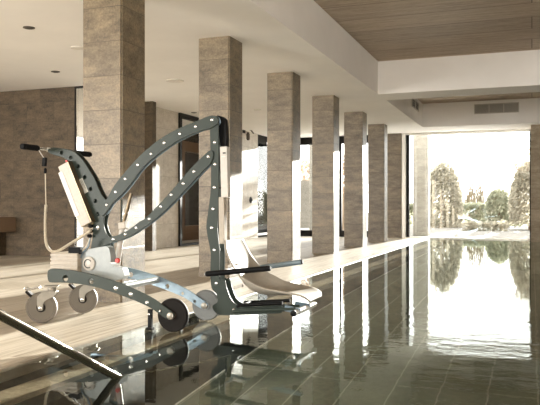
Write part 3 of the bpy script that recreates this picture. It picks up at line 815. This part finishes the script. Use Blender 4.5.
# under-seat rails and footrest
for y, p0, p1, mat in ((4.93, (238, 305.2), (282.5, 303), 'lift_black'), (5.2, (244, 302.5), (290, 300.5), 'lift_black'), (4.95, (233, 311.3), (296, 308.6), 'lift_paint'), (5.19, (240, 308.5), (300, 305.8), 'lift_paint')):
    MB().tube([P3(*p0, y), P3(*p1, y)], .0135, 14).build('seat_rail', mat, lift, 40)
qa = P3(238, 306.5, 4.93); MB().tube([(qa.x, 4.92, qa.z), (qa.x, 5.21, qa.z)], .012, 12).build('rail_axle', 'lift_black', lift, 40)
qa = P3(287, 308.5, 4.95); qb = P3(298, 311, 4.95)
for y in (4.95, 5.19): MB().obox((qa.lerp(qb, .5).x, y, qa.lerp(qb, .5).z), ((qb-qa).x*.7, 0, (qb-qa).z*.7), (0, .008, 0), (.003, 0, .022)).build('footrest_bracket', 'lift_pale_blue', lift, bevel=.003)
a = P3(293.5, 313.5, 4.86); zf = a.z
fr = MB().tube([(a.x, 4.86, zf), (a.x, 5.38, zf)], .022, 18).build('footrest', 'white_plastic', lift, 40); fr['label'] = 'white footrest tube'
MB().lathe([(.014, 4.850), (.0228, 4.855), (.0228, 4.868)], (a.x, 0, zf), 'y', 18).build('end_cap', 'lift_black', fr, 40)
# small oval badge on the seat plate
x, z = onY(224.5, 309.5, YN)
# ------------------------------------------------------------------ outdoors
m = MB(); m.box(-40, 30, YE+.25, 40, -.35, -.05); m.box(4.4, 30, -30, YE+.25, -.35, -.05); m.box(-40, 4.4, -30, -6.2, -.35, -.05); m.box(-40, -14, -6.2, 11.85, -.35, -.05); m.box(-40, WLX-.6, 11.85, YE+.25, -.35, -.05)
struct(m.build('ground', 'outdoor_paving'))
m = MB(); m.box(-90, 90, 40, 140, -.4, -.06); struct(m.build('ground', 'outdoor_lawn'))
def foliage(name, mat, shape, n, size, parent=None, core=None):
    b = bmesh.new()
    for _ in range(n):
        c = Vector(shape()); a = Vector((random.gauss(0, 1), random.gauss(0, 1), random.gauss(0, 1))).normalized()
        t = a.orthogonal().normalized(); s_ = a.cross(t); k = size*random.uniform(.6, 1.4)
        vs = [b.verts.new(c+k*(t*i+s_*j*.6)) for i, j in ((-1, 0), (0, -.7), (1, 0), (0, .7))]
        b.faces.new(vs)
    me = bpy.data.meshes.new(name); b.to_mesh(me); b.free(); me.materials.append(M[mat])
    o = bpy.data.objects.new(name, me); COL.objects.link(o)
    if parent is not None: o.parent = parent; o.matrix_parent_inverse = wm(parent).inverted()
    return o
def dome(cx, cy, z0, rx, rz, shell=.25):
    def f():
        while True:
            v = Vector((random.uniform(-1, 1), random.uniform(-1, 1), random.uniform(-.35, 1)))
            if v.length > .01:
                v2 = v.normalized()*(1-shell*random.random())
                if v2.z > -.4: return (cx+rx*v2.x, cy+rx*v2.y, z0+rz*v2.z)
    return f
def tree(name, cx, cy, z0, rx, rz, mat, n, size, label, group=None, cat='tree', trunk_r=.14):
    e = empty(name, (cx, cy, -.05)); tag(e, label, cat, group)
    MB().tube([(cx, cy, -.05), (cx+.05, cy, z0*.5), (cx, cy, z0+rz*.4)], [trunk_r*1.2, trunk_r, trunk_r*.6], 10).build('trunk', 'bark', e, 40)
    foliage('crown', mat, dome(cx, cy, z0, rx, rz), n, size, e)
    return e
def at(px, py, Y): v = P3(px, py, Y); return v.x, v.z
# outdoor stone pier just beyond the window
xa, _ = at(413, 200, 25); xb, _ = at(428, 200, 25)
tag(MB().box(xa, xb, 25, 25.6, -.05, 5.2).build('stone_pier', 'outdoor_stone', bevel=.02), 'tall pale stone pier outside, just beyond the left edge of the big window', 'pier')
def by_px(pl, pr, ptop, pbase, Y):
    a, zt = at((pl+pr)/2, ptop, Y); l, _ = at(pl, ptop, Y); r, _ = at(pr, ptop, Y); _, zb = at((pl+pr)/2, pbase, Y)
    return a, (r-l)/2, zt, zb
cx, rx, zt, zb = by_px(421, 463, 160, 212, 36); tree('clipped_tree', cx, 36, zb, rx, zt-zb, 'leaf_tan', 7000, .10, 'large round clipped tree outside, beside the stone pier', 'clipped trees outside the big window')
cx, rx, zt, zb = by_px(484, 514, 188, 214, 38); tree('clipped_tree', cx, 38, zb, rx, zt-zb, 'leaf_green', 4500, .09, 'smaller round clipped tree outside, right of the window centre', 'clipped trees outside the big window')
cx, rx, zt, zb = by_px(508, 556, 160, 206, 33); e = tree('leafy_tree', cx, 33, zb, rx, (zt-zb), 'leaf_tan', 8000, .09, 'tall loose leafy tree outside at the right side of the big window')
br = MB()
for k in range(26):
    aa = random.uniform(0, 2*pi); L = random.uniform(.6, 1.5)
    s0 = Vector((cx+rx*.45*cos(aa), 33+rx*.4*sin(aa), zt-.8)); p1 = s0+Vector((cos(aa)*L*.6, sin(aa)*L*.4, L*1.1))
    br.tube([s0, s0.lerp(p1, .5)+Vector((0, 0, .08)), p1], [.02, .014, .006], 5)
br.build('branch', 'bark', e)
foliage('crown', 'leaf_tan', lambda: (cx+random.gauss(0, rx*.5), 33+random.gauss(0, rx*.4), zt-.4+abs(random.gauss(0, .8))), 520, .08, e)
# long hedges
def hedge(x0, x1, y0, y1, z1, mat, n, size, label):
    def f():
        s_ = random.random()
        if s_ < .6: return (random.uniform(x0, x1), y0+random.uniform(0, .25), random.uniform(-.05, z1))
        return (random.uniform(x0, x1), random.uniform(y0, y1), z1-random.uniform(0, .2)+random.gauss(0, .05))
    o = foliage('hedge', mat, f, n, size); tag(o, label, 'hedge'); return o
xa, zt = at(424, 206, 40); xb, _ = at(535, 206, 40)
hedge(xa-2, xb+4, 40, 41.5, zt+.1, 'leaf_green', 6500, .13, 'long low hedge outside across the foot of the round trees')
xa, zt = at(462, 222, 31); xb, _ = at(508, 222, 31)
hedge(xa, xb, 31, 31.8, zt, 'leaf_tan', 1300, .07, 'low clipped bush strip outside in front of the smaller round tree')
# reeds against the sky
for px, py, lab in ((480, 176, 'bare tall reed clump outside against the white sky'), (467, 184, 'shorter bare reed clump outside, left of the tall reeds')):
    yy_ = 42 if px > 475 else 44.5; x, zt = at(px, py, yy_); b = MB()
    for k in range(34):
        a = random.uniform(-.28, .28); bx = x+random.gauss(0, .25); H_ = zt*random.uniform(.75, 1.02)
        b.tube([(bx, yy_, 0), (bx+a*.6, yy_+random.gauss(0, .2), H_*.6), (bx+a*2.2, yy_+random.gauss(0, .3), H_)], [.03, .025, .01], 5)
    tag(b.build('reed_clump', 'reed'), lab, 'reeds')
# trees seen through the aisle windows
for px, y, rx, zt, mat, lab in ((262, 30, 1.4, 4.6, 'leaf_tan', 'pale leafy tree outside the corner window, left of the third column'),
                                (304, 36, 1.2, 3.6, 'leaf_russet', 'russet leafy tree outside, between the third and fourth columns'),
                                (341, 30, 1.0, 3.4, 'leaf_russet', 'russet leafy tree outside, between the fourth and fifth columns')):
    x, _ = at(px, 200, y); tree('leafy_tree', x, y, zt*.55, rx, zt*.45, mat, 1700, .09, lab, 'trees outside the aisle windows')
x, _ = at(197, 200, 38); tree('leafy_tree', x, 38, 2.6, 1.3, 1.5, 'leaf_green', 1500, .09, 'green leafy tree outside, seen through the glass of the timber door', 'trees outside the aisle windows')
xa, _ = at(309, 200, 27); xb, _ = at(318, 200, 27)
tag(MB().box(xa, xb, 27, 27.5, -.05, 4.5).build('stone_pier', 'outdoor_stone', bevel=.02), 'pale stone pier outside, seen just left of the fourth column', 'pier')
# low stone garden wall beyond the corner window
tag(MB().box(-15.0, -10.2, 33, 33.6, -.05, 2.3).build('garden_wall', 'outdoor_stone', bevel=.02), 'pale coursed stone garden wall outside the corner window', 'wall')

# ------------------------------------------------------------------ light
sun_d = bpy.data.lights.new('sun', 'SUN'); sun_d.energy = 14; sun_d.angle = radians(.6); sun_d.color = (1, .955, .88)
sun = bpy.data.objects.new('sun', sun_d); COL.objects.link(sun)
SUNV = Vector((.052, 1, .138)).normalized()
sun.rotation_euler = SUNV.to_track_quat('Z', 'Y').to_euler()
def fill_lamp(name, x0, x1, z0, z1, y, power, tilt):  # unseen area lamp added as fill, standing in for daylight from behind
    d = bpy.data.lights.new(name, 'AREA'); d.shape = 'RECTANGLE'; d.size = x1-x0; d.size_y = z1-z0; d.energy = power; d.color = (1, .97, .92)
    o_ = bpy.data.objects.new(name, d); COL.objects.link(o_); o_.location = ((x0+x1)/2, y, (z0+z1)/2)
    o_.rotation_euler = (pi/2+tilt, 0, 0)
fill_lamp('fill_back_right', .5, 3.9, .3, 3.0, -5.9, 280, .45)
fill_lamp('fill_back_left', -13.4, -8.8, .3, 3.0, -5.9, 680, .7)
wd = bpy.data.worlds.new('sky'); SC.world = wd; wd.use_nodes = True
t = wd.node_tree; t.nodes.clear()
o = t.nodes.new('ShaderNodeOutputWorld'); bg = t.nodes.new('ShaderNodeBackground'); t.links.new(bg.outputs[0], o.inputs[0])
bg.inputs[0].default_value = (1.0, .99, .97, 1); bg.inputs[1].default_value = 1.9

SC.view_settings.view_transform = 'Standard'; SC.view_settings.look = 'None'
SC.view_settings.exposure = 1.5; SC.view_settings.gamma = 1.0; SC.view_settings.use_curve_mapping = False
SC.cycles.max_bounces = 14; SC.cycles.diffuse_bounces = 8; SC.cycles.glossy_bounces = 8; SC.cycles.transmission_bounces = 10; SC.cycles.transparent_max_bounces = 12
SC.cycles.sample_clamp_indirect = 6
try: SC.cycles.use_denoising = True
except Exception: pass
